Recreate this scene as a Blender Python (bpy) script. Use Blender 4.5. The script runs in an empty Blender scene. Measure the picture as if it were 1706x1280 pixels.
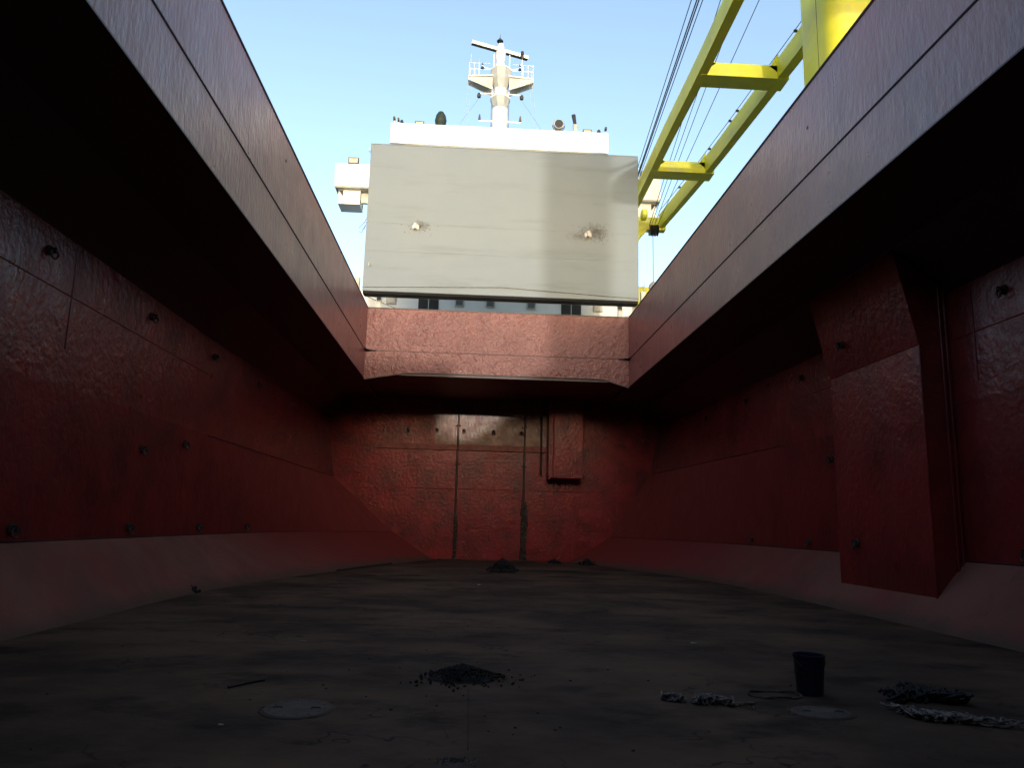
import bpy, math, random
from mathutils import Vector, Matrix
random.seed(7)
C = bpy.context.scene.collection
rad = math.radians

# ------------------------------------------------------------ camera, sky, sun, exposure
def camera():
    yaw, pitch, roll = rad(2.77), rad(10.36), rad(1.46)
    f = Vector((math.sin(yaw) * math.cos(pitch), math.cos(yaw) * math.cos(pitch), math.sin(pitch)))
    r = Vector((math.cos(yaw), -math.sin(yaw), 0)); u = r.cross(f)
    r2 = r * math.cos(roll) + u * math.sin(roll); u2 = -r * math.sin(roll) + u * math.cos(roll)
    m = Matrix((r2, u2, -f)).transposed().to_4x4(); m.translation = (0, 0, 1.6)
    cd = bpy.data.cameras.new('camera'); co = bpy.data.objects.new('camera', cd); C.objects.link(co)
    cd.sensor_width = 36; cd.lens = 1280 / 1706 * 36; cd.clip_end = 9000; cd.clip_start = .05
    co.matrix_world = m; bpy.context.scene.camera = co
camera()
SUN_EL, SUN_AZ = 7.0, 6.0      # elevation; degrees to the right of straight behind the camera
world = bpy.data.worlds.new('World'); bpy.context.scene.world = world; world.use_nodes = True
wn = world.node_tree; bg = wn.nodes['Background']
sky = wn.nodes.new('ShaderNodeTexSky'); sky.sky_type = 'NISHITA'; sky.sun_disc = False
sky.sun_elevation = rad(SUN_EL); sky.sun_rotation = rad(180 - SUN_AZ)
sky.air_density = .7; sky.dust_density = 1.0; sky.ozone_density = .45
wn.links.new(sky.outputs[0], bg.inputs[0]); bg.inputs[1].default_value = .15
sd = bpy.data.lights.new('sun', 'SUN'); sd.energy = .52; sd.angle = rad(.9); sd.color = (1, .90, .76)
so = bpy.data.objects.new('sun', sd); C.objects.link(so)
_d = Vector((math.sin(rad(SUN_AZ)) * math.cos(rad(SUN_EL)), -math.cos(rad(SUN_AZ)) * math.cos(rad(SUN_EL)), math.sin(rad(SUN_EL))))
so.rotation_euler = _d.to_track_quat('Z', 'Y').to_euler(); so.location = _d * 60
vs = bpy.context.scene.view_settings
vs.view_transform = 'Standard'; vs.look = 'None'; vs.gamma = 1; vs.use_curve_mapping = False; vs.exposure = 1.9
bpy.context.scene.cycles.max_bounces = 8; bpy.context.scene.cycles.diffuse_bounces = 5

# ------------------------------------------------------------ mesh helpers
class MB:
    def __init__(s): s.v = []; s.f = []
    def add(s, vs, fs):
        n = len(s.v); s.v += [tuple(p) for p in vs]; s.f += [tuple(i + n for i in f) for f in fs]; return s
    def box(s, x0, x1, y0, y1, z0, z1):
        return s.add([(x0, y0, z0), (x1, y0, z0), (x1, y1, z0), (x0, y1, z0), (x0, y0, z1), (x1, y0, z1), (x1, y1, z1), (x0, y1, z1)],
                     [(0, 3, 2, 1), (4, 5, 6, 7), (0, 1, 5, 4), (1, 2, 6, 5), (2, 3, 7, 6), (3, 0, 4, 7)])
    def hexa(s, b, t):      # two 4-point loops, bottom and top
        return s.add(list(b) + list(t), [(0, 3, 2, 1), (4, 5, 6, 7), (0, 1, 5, 4), (1, 2, 6, 5), (2, 3, 7, 6), (3, 0, 4, 7)])
    def prism(s, a, b):     # two equal n-gons
        n = len(a)
        return s.add(list(a) + list(b), [tuple(range(n))[::-1], tuple(range(n, 2 * n))] + [(i, (i + 1) % n, n + (i + 1) % n, n + i) for i in range(n)])
    def tube(s, pts, r, k=8, closed=False):
        pts = [Vector(p) for p in pts]; n = len(pts); rs = r if isinstance(r, (list, tuple)) else [r] * n
        vv = []; up = None
        for i, p in enumerate(pts):
            a = pts[(i - 1) % n] if (closed or i) else p; b = pts[(i + 1) % n] if (closed or i < n - 1) else p
            d = (b - a).normalized()
            if up is None: up = Vector((0, 0, 1)) if abs(d.z) < .9 else Vector((1, 0, 0))
            e = (up - d * up.dot(d)).normalized(); g = d.cross(e); up = e
            vv += [p + (e * math.cos(2 * math.pi * j / k) + g * math.sin(2 * math.pi * j / k)) * rs[i] for j in range(k)]
        ff = []
        for i in range(n if closed else n - 1):
            for j in range(k):
                q = (i + 1) % n
                ff.append((i * k + j, i * k + (j + 1) % k, q * k + (j + 1) % k, q * k + j))
        if not closed: ff += [tuple(range(k))[::-1], tuple(range((n - 1) * k, n * k))]
        return s.add(vv, ff)
    def lathe(s, prof, c=(0, 0, 0), axis='Z', k=16, ph=0):  # prof: (radius, height)
        vv = []
        for r, h in prof:
            for j in range(k):
                a = 2 * math.pi * (j + ph) / k; x, y = r * math.cos(a), r * math.sin(a)
                p = {'Z': (x, y, h), 'Y': (x, h, y), 'X': (h, x, y)}[axis]
                vv.append((p[0] + c[0], p[1] + c[1], p[2] + c[2]))
        n = len(prof); ff = [(i * k + j, i * k + (j + 1) % k, (i + 1) * k + (j + 1) % k, (i + 1) * k + j) for i in range(n - 1) for j in range(k)]
        ff += [tuple(range(k))[::-1], tuple(range((n - 1) * k, n * k))]
        return s.add(vv, ff)
    def sheet(s, rows):
        n = len(rows[0]); vv = [p for r in rows for p in r]
        return s.add(vv, [(i * n + j, i * n + j + 1, (i + 1) * n + j + 1, (i + 1) * n + j) for i in range(len(rows) - 1) for j in range(n - 1)])
    def build(s, name, mat, parent=None, loc=None, smooth=False, bevel=0, org=None):
        me = bpy.data.meshes.new(name)
        if org is None:
            org = Vector((0, 0, 0))
        org = Vector(org)
        me.from_pydata([tuple(Vector(p) - org) for p in s.v], [], s.f); me.update()
        me.materials.append(mat)
        if smooth:
            for p in me.polygons: p.use_smooth = True
            try: me.set_sharp_from_angle(angle=rad(38))
            except Exception: pass
        o = bpy.data.objects.new(name, me); C.objects.link(o)
        o.location = org if loc is None else loc
        if parent is not None:
            o.parent = parent
            if loc is None: o.location = org - root_loc(parent)
        if bevel:
            m = o.modifiers.new('bevel', 'BEVEL'); m.width = bevel; m.segments = 2; m.limit_method = 'ANGLE'; m.angle_limit = rad(50)
        return o
def root_loc(o):
    l = Vector(o.location)
    while o.parent is not None: o = o.parent; l += Vector(o.location)
    return l
def tag(o, label=None, cat=None, group=None, kind=None):
    if label: o['label'] = label
    if cat: o['category'] = cat
    if group: o['group'] = group
    if kind: o['kind'] = kind
    return o
def thing(name, loc, label, cat, group=None, rz=0):
    o = bpy.data.objects.new(name, None); C.objects.link(o); o.location = loc; o.rotation_euler.z = rz
    o.empty_display_size = .3
    return tag(o, label, cat, group)
def dup(o, parent=None, loc=None, rz=None, label=None):
    c = o.copy(); C.objects.link(c); c.parent = parent
    if loc is not None: c.location = loc
    if rz is not None: c.rotation_euler.z = rz
    if label: c['label'] = label
    for ch in list(o.children): dup(ch, c)
    return c
def struct(o, label=None, cat=None): return tag(o, label, cat, kind='structure')

# ------------------------------------------------------------ materials
def material(name, col, rough=.5, metal=0., col2=None, vscale=3., vlo=.4, vhi=.65, vstretch=(1, 1, 1), bump=None, bump2=None,
             col3=None, scale3=1., lo3=.6, hi3=.7, stretch3=(1, 1, 1), rvar=0., spec=.5, scratch=None, coat=0.):
    m = bpy.data.materials.new(name); m.use_nodes = True; t = m.node_tree; N = t.nodes; L = t.links
    b = N['Principled BSDF']; b.inputs['Roughness'].default_value = rough; b.inputs['Metallic'].default_value = metal
    b.inputs['Specular IOR Level'].default_value = spec; b.inputs['Coat Weight'].default_value = coat
    tc = N.new('ShaderNodeTexCoord')
    def noise(scale, stretch=(1, 1, 1), detail=5, rough_=.6, off=0.):
        mp = N.new('ShaderNodeMapping'); mp.inputs['Scale'].default_value = stretch; mp.inputs['Location'].default_value = (off, off * .7, -off)
        L.new(tc.outputs['Object'], mp.inputs[0]); n = N.new('ShaderNodeTexNoise'); n.inputs['Scale'].default_value = scale
        n.inputs['Detail'].default_value = detail; n.inputs['Roughness'].default_value = rough_; L.new(mp.outputs[0], n.inputs[0]); return n
    def ramp(src, lo, hi):
        r = N.new('ShaderNodeMapRange'); r.inputs['From Min'].default_value = lo; r.inputs['From Max'].default_value = hi
        r.interpolation_type = 'SMOOTHSTEP'; L.new(src, r.inputs['Value']); return r.outputs[0]
    def mix(fac, a, c):
        x = N.new('ShaderNodeMix'); x.data_type = 'RGBA'; L.new(fac, x.inputs['Factor'])
        if isinstance(a, tuple): x.inputs['A'].default_value = (*a, 1)
        else: L.new(a, x.inputs['A'])
        if isinstance(c, tuple): x.inputs['B'].default_value = (*c, 1)
        else: L.new(c, x.inputs['B'])
        return x.outputs['Result']
    cur = tuple(col)
    if col2: cur = mix(ramp(noise(vscale, vstretch).outputs[0], vlo, vhi), cur, tuple(col2))
    if col3: cur = mix(ramp(noise(scale3, stretch3, 7, .65, 3.1).outputs[0], lo3, hi3), cur, tuple(col3))
    if scratch:      # thin scuffs: (colour, scale, width)
        sc, ss, sw = scratch
        n = noise(ss, (1, 1, 1), 3, .5, 9.); w = N.new('ShaderNodeMath'); w.operation = 'SUBTRACT'; w.inputs[1].default_value = .5; L.new(n.outputs[0], w.inputs[0])
        a = N.new('ShaderNodeMath'); a.operation = 'ABSOLUTE'; L.new(w.outputs[0], a.inputs[0])
        msk = ramp(a.outputs[0], sw, 0.); n2 = noise(.9, (1, 1, 1), 3, .5, 4.)
        mm = N.new('ShaderNodeMath'); mm.operation = 'MULTIPLY'; L.new(msk, mm.inputs[0]); L.new(ramp(n2.outputs[0], .45, .65), mm.inputs[1])
        cur = mix(mm.outputs[0], cur, tuple(sc))
    if isinstance(cur, tuple): b.inputs['Base Color'].default_value = (*cur, 1)
    else: L.new(cur, b.inputs['Base Color'])
    if rvar:
        r = N.new('ShaderNodeMapRange'); L.new(noise(1.7, (1, 1, 1), 6, .6, 2.).outputs[0], r.inputs['Value'])
        r.inputs['From Min'].default_value = .3; r.inputs['From Max'].default_value = .7
        r.inputs['To Min'].default_value = max(.03, rough - rvar); r.inputs['To Max'].default_value = min(1, rough + rvar); L.new(r.outputs[0], b.inputs['Roughness'])
    last = None
    for bp in (bump, bump2):
        if bp:
            sc, st, dist, stretch = bp
            bn = N.new('ShaderNodeBump'); bn.inputs['Strength'].default_value = st; bn.inputs['Distance'].default_value = dist
            L.new(noise(sc, stretch, 4, .55, 5.5).outputs[0], bn.inputs['Height'])
            if last: L.new(last, bn.inputs['Normal'])
            last = bn.outputs[0]
    if last: L.new(last, b.inputs['Normal'])
    return m
M = {}
M['coam_end'] = material('coaming paint hammered', (.19, .056, .045), .30, col2=(.16, .043, .034), vscale=1.2, bump=(6.5, .8, .08, (1, 1, 1.2)), bump2=(15, .4, .02, (1, 1, 1)), rvar=.06, spec=.5,
                         col3=(.12, .032, .027), scale3=2.2, lo3=.5, hi3=.8)
M['coam_side'] = material('coaming paint rolled', (.215, .056, .048), .32, col2=(.17, .046, .040), vscale=.8, bump=(9, .45, .035, (1, 1.2, .5)), bump2=(1.0, .22, .1, (1, 1, 1)), rvar=.05, spec=.7)
M['edge'] = material('dark rubber edge', (.006, .0045, .0045), .7, spec=.2)
M['seam_red'] = material('dark red seam', (.03, .007, .007), .5)
M['wall'] = material('hold wall paint', (.20, .018, .016), .34, col2=(.13, .013, .012), vscale=.7, bump=(7, .5, .04, (1, 1, 1)), bump2=(.8, .35, .14, (1, 1, .6)), rvar=.08, spec=.6,
                     col3=(.065, .009, .009), scale3=.5, lo3=.45, hi3=.75, stretch3=(1, 1, .6), scratch=((.17, .035, .032), 1.8, .006))
M['hopper'] = material('hopper plating dusty', (.215, .082, .062), .7, col2=(.20, .052, .042), vscale=.5, bump=(3, .2, .03, (1, 1, 1)), col3=(.14, .062, .046), scale3=.6, lo3=.4, hi3=.75, spec=.2, scratch=((.10, .05, .045), 1.5, .008))
def blend(m, axis, lo, hi, col, amp=1.):   # dust or grime lying on one end of the plate, with a ragged edge
    t = m.node_tree; N = t.nodes; L = t.links; b = N['Principled BSDF']; src = b.inputs['Base Color'].links[0].from_socket
    tc = N.new('ShaderNodeTexCoord'); sp = N.new('ShaderNodeSeparateXYZ'); L.new(tc.outputs['Object'], sp.inputs[0])
    nz = N.new('ShaderNodeTexNoise'); nz.inputs['Scale'].default_value = .9; nz.inputs['Detail'].default_value = 8; nz.inputs['Roughness'].default_value = .65; L.new(tc.outputs['Object'], nz.inputs[0])
    ad = N.new('ShaderNodeMath'); ad.operation = 'MULTIPLY_ADD'; L.new(nz.outputs[0], ad.inputs[0]); ad.inputs[1].default_value = amp; L.new(sp.outputs[axis], ad.inputs[2])
    mr = N.new('ShaderNodeMapRange'); mr.interpolation_type = 'SMOOTHSTEP'; L.new(ad.outputs[0], mr.inputs['Value']); mr.inputs['From Min'].default_value = lo + amp / 2; mr.inputs['From Max'].default_value = hi + amp / 2
    x_ = N.new('ShaderNodeMix'); x_.data_type = 'RGBA'; L.new(mr.outputs[0], x_.inputs['Factor']); L.new(src, x_.inputs['A']); x_.inputs['B'].default_value = (*col, 1)
    L.new(x_.outputs['Result'], b.inputs['Base Color'])
blend(M['hopper'], 1, 18, 30, (.22, .036, .030), 4.)
blend(M['hopper'], 2, .30, -.02, (.090, .055, .038), .45)
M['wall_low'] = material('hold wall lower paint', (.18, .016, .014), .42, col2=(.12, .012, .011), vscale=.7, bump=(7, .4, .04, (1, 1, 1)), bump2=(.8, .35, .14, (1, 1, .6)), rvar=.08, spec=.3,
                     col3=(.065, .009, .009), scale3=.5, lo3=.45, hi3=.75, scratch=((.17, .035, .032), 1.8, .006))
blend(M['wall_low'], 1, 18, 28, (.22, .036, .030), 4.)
M['bulk'] = material('bulkhead scuffed paint', (.24, .014, .015), .36, col2=(.15, .010, .011), vscale=1.1, bump=(8, .5, .035, (1, 1, 1)), rvar=.1, spec=.3,
                     col3=(.06, .007, .007), scale3=1.3, lo3=.42, hi3=.8, scratch=((.28, .05, .048), 3.4, .022))
M['bulk_up'] = material('bulkhead worn upper plate', (.20, .070, .042), .34, col2=(.09, .026, .018), vscale=2.4, bump=(10, .4, .02, (1, 1, .5)), rvar=.1, spec=.3,
                        col3=(.12, .012, .011), scale3=1.3, lo3=.5, hi3=.62, scratch=((.30, .2, .13), 4., .02))
M['ledge'] = material('ledge paint lightened as lit', (.24, .075, .06), .5, col2=(.16, .04, .035), vscale=4)  # paler than the bulkhead, imitating light the ledge catches
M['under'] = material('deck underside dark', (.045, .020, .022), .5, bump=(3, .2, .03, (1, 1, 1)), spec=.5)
M['floor'] = material('tank top grimy steel', (.118, .070, .045), .8, col2=(.046, .030, .022), vscale=.42, vlo=.35, vhi=.66, vstretch=(.8, 1.0, 1), spec=.12,
                      col3=(.020, .016, .013), scale3=.9, lo3=.47, hi3=.72, stretch3=(.8, 1.1, 1), bump=(6, .6, .025, (1, 1, 1)), bump2=(1.1, .3, .05, (1, 1, 1)), rvar=.1,
                      scratch=((.02, .015, .013), 1.3, .012))
M['grey'] = material('hatch cover grey paint', (.176, .213, .238), .55, col2=(.166, .205, .234), vscale=.35, bump=(1.2, .08, .05, (.3, 1, 2)), col3=(.143, .174, .190), scale3=.6, lo3=.5, hi3=.75, stretch3=(.4, 1, 3))
def stain(m, spots):    # greasy smudges round fittings, fixed to the paint
    t = m.node_tree; N = t.nodes; L = t.links; b = N['Principled BSDF']; src = b.inputs['Base Color'].links[0].from_socket
    tc = N.new('ShaderNodeTexCoord'); nz = N.new('ShaderNodeTexNoise'); nz.inputs['Scale'].default_value = 5; nz.inputs['Detail'].default_value = 7; nz.inputs['Roughness'].default_value = .75
    L.new(tc.outputs['Object'], nz.inputs[0])
    for (x, y, z, rx, rz, strength) in spots:
        mp = N.new('ShaderNodeMapping'); mp.vector_type = 'TEXTURE'; mp.inputs['Location'].default_value = (x, y, z); mp.inputs['Scale'].default_value = (rx, 5, rz); L.new(tc.outputs['Object'], mp.inputs[0])
        ln = N.new('ShaderNodeVectorMath'); ln.operation = 'LENGTH'; L.new(mp.outputs[0], ln.inputs[0])
        ad = N.new('ShaderNodeMath'); ad.operation = 'MULTIPLY_ADD'; L.new(nz.outputs[0], ad.inputs[0]); ad.inputs[1].default_value = 2.4; L.new(ln.outputs['Value'], ad.inputs[2])
        mr = N.new('ShaderNodeMapRange'); mr.interpolation_type = 'SMOOTHSTEP'; L.new(ad.outputs[0], mr.inputs['Value'])
        mr.inputs['From Min'].default_value = 2.15; mr.inputs['From Max'].default_value = 1.0; mr.inputs['To Max'].default_value = strength
        x_ = N.new('ShaderNodeMix'); x_.data_type = 'RGBA'; L.new(mr.outputs[0], x_.inputs['Factor']); L.new(src, x_.inputs['A']); x_.inputs['B'].default_value = (.035, .030, .022, 1)
        src = x_.outputs['Result']
    L.new(src, b.inputs['Base Color'])
stain(M['grey'], [(-2.55, 30.8, 13.86, .55, .35, .8), (4.85, 30.8, 13.95, .85, .55, .85), (4.3, 30.8, 13.7, .9, .35, .6)])
M['soot'] = material('soot and rust stain', (.12, .10, .08), .8, col2=(.04, .035, .028), vscale=6)
M['white'] = material('white ship paint', (.80, .80, .77), .45, col2=(.74, .74, .70), vscale=.6, bump=(1.5, .05, .03, (1, 1, 1)))
M['offwhite'] = material('weathered white paint', (.50, .50, .47), .5, col2=(.38, .38, .34), vscale=2)
M['yellow'] = material('yellow crane paint', (.68, .65, .022), .5, col2=(.62, .60, .03), vscale=1.2, col3=(.50, .49, .12), scale3=.9, lo3=.5, hi3=.8, bump=(5, .1, .02, (1, 1, 1)), spec=.6)
M['shade_grey'] = material('white paint greyed for shade', (.40, .42, .42), .6, col2=(.33, .35, .35), vscale=3)  # white mast flares coloured grey to stand in for underside shade
M['port'] = material('dull grey port lid', (.10, .11, .11), .5)
M['black'] = material('black paint', (.012, .012, .013), .5)
M['glass'] = material('dark window glass', (.02, .022, .022), .12)
M['steel'] = material('bare steel', (.45, .44, .42), .35, metal=.8, col2=(.3, .27, .22), vscale=12)
M['rust'] = material('flaking rust', (.045, .024, .017), .85, col2=(.015, .009, .008), vscale=9, bump=(22, .8, .03, (1, 1, 1)), col3=(.11, .07, .05), scale3=8, lo3=.55, hi3=.62)
M['wire'] = material('greased wire rope', (.015, .013, .013), .5)
M['green'] = material('dark green canvas', (.015, .035, .025), .7, col2=(.01, .02, .016), vscale=8, bump=(9, .5, .05, (1, 1, 1)))
M['rope'] = material('frayed dirty rope', (.24, .20, .17), .85, col2=(.05, .04, .038), vscale=14)
M['rope_dark'] = material('dark oily rope', (.010, .008, .007), .8, col2=(.005, .004, .004), vscale=10)
M['dirt'] = material('dark cargo residue', (.008, .006, .005), .9, col2=(.015, .011, .009), vscale=9, bump=(25, .8, .03, (1, 1, 1)))
M['blue'] = material('navy plastic', (.007, .012, .035), .4, col2=(.012, .014, .028), vscale=5)
M['plate'] = material('scuffed manhole plate', (.075, .055, .042), .75, col2=(.045, .032, .025), vscale=5, bump=(9, .4, .015, (1, 1, 1)))
M['sea'] = material('sea water', (.01, .03, .04), .12, bump=(.6, .5, .4, (1, 1, 1)))
M['deck'] = material('deck green paint', (.05, .09, .06), .6, col2=(.07, .06, .045), vscale=.7)
M['hull'] = material('hull black paint', (.02, .02, .022), .5)
M['lamp'] = material('floodlight lens', (.45, .43, .33), .2)
M['wood'] = material('old timber', (.05, .03, .02), .8, col2=(.03, .02, .015), vscale=6)
M['pale_cloth'] = material('white rag', (.45, .44, .42), .9, col2=(.2, .19, .18), vscale=10)  # plain pale colour, no emission

# ------------------------------------------------------------ hull shape tables
def lerp(tab, y):
    if y <= tab[0][0]: return tab[0][1]
    for (a, va), (b, vb) in zip(tab, tab[1:]):
        if y <= b:
            t = (y - a) / (b - a); return va + (vb - va) * t
    return tab[-1][1]
def sm(tab, y):     # smoothed table
    return sum(lerp(tab, y + d) for d in (-1.5, -1, -.5, 0, .5, 1, 1.5)) / 7
LT = [(20, -6.87), (37, -6.6)]
LC = [(22, -6.87), (25, -6.82), (28, -6.5), (31.5, -5.7), (33.5, -4.5), (35, -3.4), (37, -2.2)]
LD = [(17, -5.8), (21, -5.25), (24.3, -4.45), (28, -3.45), (31.5, -2.5), (37, -1.2)]
LBz = [(19, 3.68), (35, 3.5)]
LBx = [(20, -6.87), (35, -6.2), (37, -6.1)]
RT = [(20, 8.88), (37, 8.6)]
RC = [(22, 8.88), (25, 8.83), (28, 8.5), (31.5, 7.75), (33.5, 7.0), (35, 6.3), (37, 5.3)]
RD = [(17, 7.85), (21, 7.85), (24, 7.6), (28.3, 6.65), (31.5, 5.6), (37, 3.9)]
RBz = [(19, 4.0), (35, 4.0)]
RBx = [(20, 8.88), (35, 8.15), (37, 8.0)]
KZ = 1.15; WT = 6.1
YB = 35.0; FWD = -14.0; DU = 7.08; DU2 = 7.16; DK = 8.1; CT = 9.78; XL, XR, YA, YF = -4.30, 6.0, 29.3, -7.0
ys = [FWD, -8, 0, 5, 9] + [10 + .5 * i for i in range(51)]
def side(T, Bx, Bz, Cx, D, sgn, label):
    rows_u, rows_l, rows_h = [], [], []
    for y in ys:
        b = Vector((sm(Bx, y), y, sm(Bz, y))); c = Vector((sm(Cx, y), y, KZ)); d = Vector((sm(D, y), y, -.01)); t = Vector((sm(T, y), y, WT + .12))
        rows_u.append([t, b]); rows_l.append([b, c + Vector((0, 0, 0))]); rows_h.append([c + Vector((-sgn * .02, 0, -.012)), d])
    wall = struct(MB().sheet(rows_u).build('side_wall', M['wall'], smooth=True), label[0])
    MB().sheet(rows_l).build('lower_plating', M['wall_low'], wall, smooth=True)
    h = struct(MB().sheet(rows_h).build('hopper_slope', M['hopper'], smooth=True), label[1])
    # knuckle bead along the slope's upper edge
    MB().tube([Vector((sm(Cx, y) - sgn * .005, y, KZ)) for y in ys if y < 27], .018, 6).build('knuckle_bar', M['seam_red'], wall)
    return wall, h
wallL, hopL = side(LT, LBx, LBz, LC, LD, -1, ('dark red hold side plating on the left, with pad eyes under the deck', 'dusty sloping hopper plate at the foot of the left hold side'))
wallR, hopR = side(RT, RBx, RBz, RC, RD, 1, ('dark red hold side plating on the right, behind the boxed trunk', 'dusty sloping hopper plate at the foot of the right hold side'))
floor = struct(MB().box(-12, 14.5, FWD - 1, YB + 1, -.25, 0).build('hold_floor', M['floor']))
bulk = struct(MB().box(-10, 12.5, YB, YB + .4, -.2, DU2 + .3).build('end_bulkhead', M['bulk']), 'scuffed red end wall of the hold below the hatch end beam')
struct(MB().box(-12, 14.5, FWD - .4, FWD, -.2, DU + .3).build('fore_bulkhead', M['wall']))

# main deck slabs around the hatch mouth
dk = MB().box(-11.5, XL - .045, FWD - 20, 62, DU, DK); dk.box(XR + .045, 14, FWD - 20, 62, DU, DK)
dk.box(XL - .045, XR + .045, YA + .045, 62, DU2, DK - .0); dk.box(XL - .045, XR + .045, FWD - 20, YF - .045, DU2, DK)
deck = MB()
for (x0, x1, y0, y1, z) in ((-11.5, XL - .045, FWD - 20, 62, DU), (XR + .045, 14, FWD - 20, 62, DU), (XL - .045, XR + .045, YA + .045, 62, DU2), (XL - .045, XR + .045, FWD - 20, YF - .045, DU2)):
    deck.box(x0, x1, y0, y1, DK - .05, DK)
struct(deck.build('main_deck', M['deck']))
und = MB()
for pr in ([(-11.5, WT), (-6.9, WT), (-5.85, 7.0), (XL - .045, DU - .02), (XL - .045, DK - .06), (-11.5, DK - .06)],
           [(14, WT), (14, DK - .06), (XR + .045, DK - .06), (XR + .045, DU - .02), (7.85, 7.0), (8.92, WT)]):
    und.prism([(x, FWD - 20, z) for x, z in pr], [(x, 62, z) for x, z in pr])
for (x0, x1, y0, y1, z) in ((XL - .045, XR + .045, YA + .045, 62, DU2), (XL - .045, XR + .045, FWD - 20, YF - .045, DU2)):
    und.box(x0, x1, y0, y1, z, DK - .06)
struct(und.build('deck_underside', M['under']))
# pillars of structure: hull skin and sea
hs = MB(); hs.box(-11.6, -11.5, -34, 62, -1, DK + .02); hs.box(14, 14.1, -34, 62, -1, DK + .02); hs.box(-11.6, 14.1, -34.1, -34, -1, DK + .02); hs.box(-11.6, 14.1, 62, 62.1, -1, DK + .02)
struct(hs.build('hull_side', M['hull']))
S = MB(); B = 4000; z = 1.0
for (a, b, c, d) in ((-B, -11.6, -B, B), (14.1, B, -B, B), (-11.6, 14.1, -B, -34.1), (-11.6, 14.1, 62.1, B)):
    S.add([(a, c, z), (b, c, z), (b, d, z), (a, d, z)], [(0, 1, 2, 3)])
struct(S.build('sea', M['sea']))

# ------------------------------------------------------------ hatch coaming
def coam_side(x, sgn, lab):
    root = struct(MB().hexa([(x, YF, DU - .08), (x + sgn * .05, YF, DU - .08), (x + sgn * .05, YA, DU - .08), (x, YA, DU - .08)],
                            [(x, YF, CT), (x + sgn * .05, YF, CT), (x + sgn * .05, YA, CT), (x, YA, CT)]).build('hatch_coaming', M['coam_side']), lab)
    a, b = sorted((x - sgn * .012, x + sgn * .32))
    MB().box(a, b, YF, YA - .02, CT, CT + .05).build('coaming_rail', M['edge'], root)
    a, b = sorted((x - sgn * .012, x + sgn * .001)); MB().box(a, b, YF + .02, YA - .02, DK - .018, DK + .012).build('deck_edge_strip', M['edge'], root)
    a, b = sorted((x - sgn * .02, x + sgn * .07)); MB().box(a, b, YF + .02, YA - .02, DU - .1, DU - .075).build('lower_lip', M['seam_red'], root)
    for i in range(14):     # coaming stays on the outer deck side
        y = YF + 1.3 + 2.6 * i; xo = x + sgn * .055
        MB().prism([(xo, y, DK + .01), (xo + sgn * .5, y, DK + .01), (xo, y, CT - .03)], [(xo, y + .02, DK + .01), (xo + sgn * .5, y + .02, DK + .01), (xo, y + .02, CT - .03)]).build('coaming_stay', M['coam_side'], root)
    return root
cl = coam_side(XL, -1, 'left side coaming of the hatch mouth, dark red plate catching grey sky sheen')
cr = coam_side(XR, 1, 'right side coaming of the hatch mouth, dark red plate catching grey sky sheen')
# small drain holes/marks in the coaming
for (x, y, z, sg, rt) in ((XL, 15.9, 9.3, -1, cl), (XR, 8.9, 8.9, 1, cr), (XR, 12.9, 9.0, 1, cr)):
    MB().lathe([(.035, -.003), (.035, .006)], (x - sg * .003, y, z), 'X', 12).build('drain_hole', M['black'], rt)
prof = [(XL, 6.98), (XL + .95, 7.14), (XL + 1.6, 7.26), (-1.9, 7.29), (4.6, 7.29), (5.0, 7.27), (XR - .55, 7.13), (XR, 6.97)]
aft = MB(); top = [(XR - .001, CT), (XL + .001, CT)]
poly = prof + top
aft.prism([(x, YA, z) for x, z in poly], [(x, YA + .05, z) for x, z in poly])
ca = struct(aft.build('hatch_coaming', M['coam_end']), 'sunlit hammered red end coaming across the far end of the hatch')
MB().box(XL, XR, YA - .012, YA + .35, CT, CT + .05).build('coaming_rail', M['seam_red'], ca)
MB().tube([(XL + .3, YA - .002, DK), (XR - .3, YA - .002, DK - .0)], .014, 6).build('deck_edge_strip', M['seam_red'], ca)
MB().prism([(x, YA - .015, z - .03) for x, z in prof] , [(x, YA + .06, z - .03) for x, z in prof]).build('lower_lip', M['seam_red'], ca) if False else None
lip = MB()
for (a, b) in zip(prof, prof[1:]):
    lip.hexa([(a[0], YA - .01, a[1] - .03), (b[0], YA - .01, b[1] - .03), (b[0], YA + .12, b[1] - .03), (a[0], YA + .12, a[1] - .03)],
             [(a[0], YA - .01, a[1]), (b[0], YA - .01, b[1]), (b[0], YA + .12, b[1]), (a[0], YA + .12, a[1])])
lip.build('lower_lip', M['seam_red'], ca)
for x, s in ((XL, 1), (XR, -1)):       # radiused deck corners
    pts = [(x, YA), (x + s * .42, YA), (x + s * .2, YA - .07), (x + s * .07, YA - .2), (x, YA - .42)]
    MB().prism([(p[0], p[1], DK - .03) for p in pts], [(p[0], p[1], DK + .02) for p in pts]).build('corner_plate', M['edge'], ca)
    MB().tube([(x + s * .008, YA - .008, 7.0), (x + s * .008, YA - .008, CT - .02)], .012, 6).build('weld_seam', M['coam_end'], ca)
fc = MB().box(XL, XR, YF - .05, YF, DU - .08, CT); struct(fc.build('hatch_coaming', M['coam_side']), 'end coaming behind the viewer across the near end of the hatch')

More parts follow.
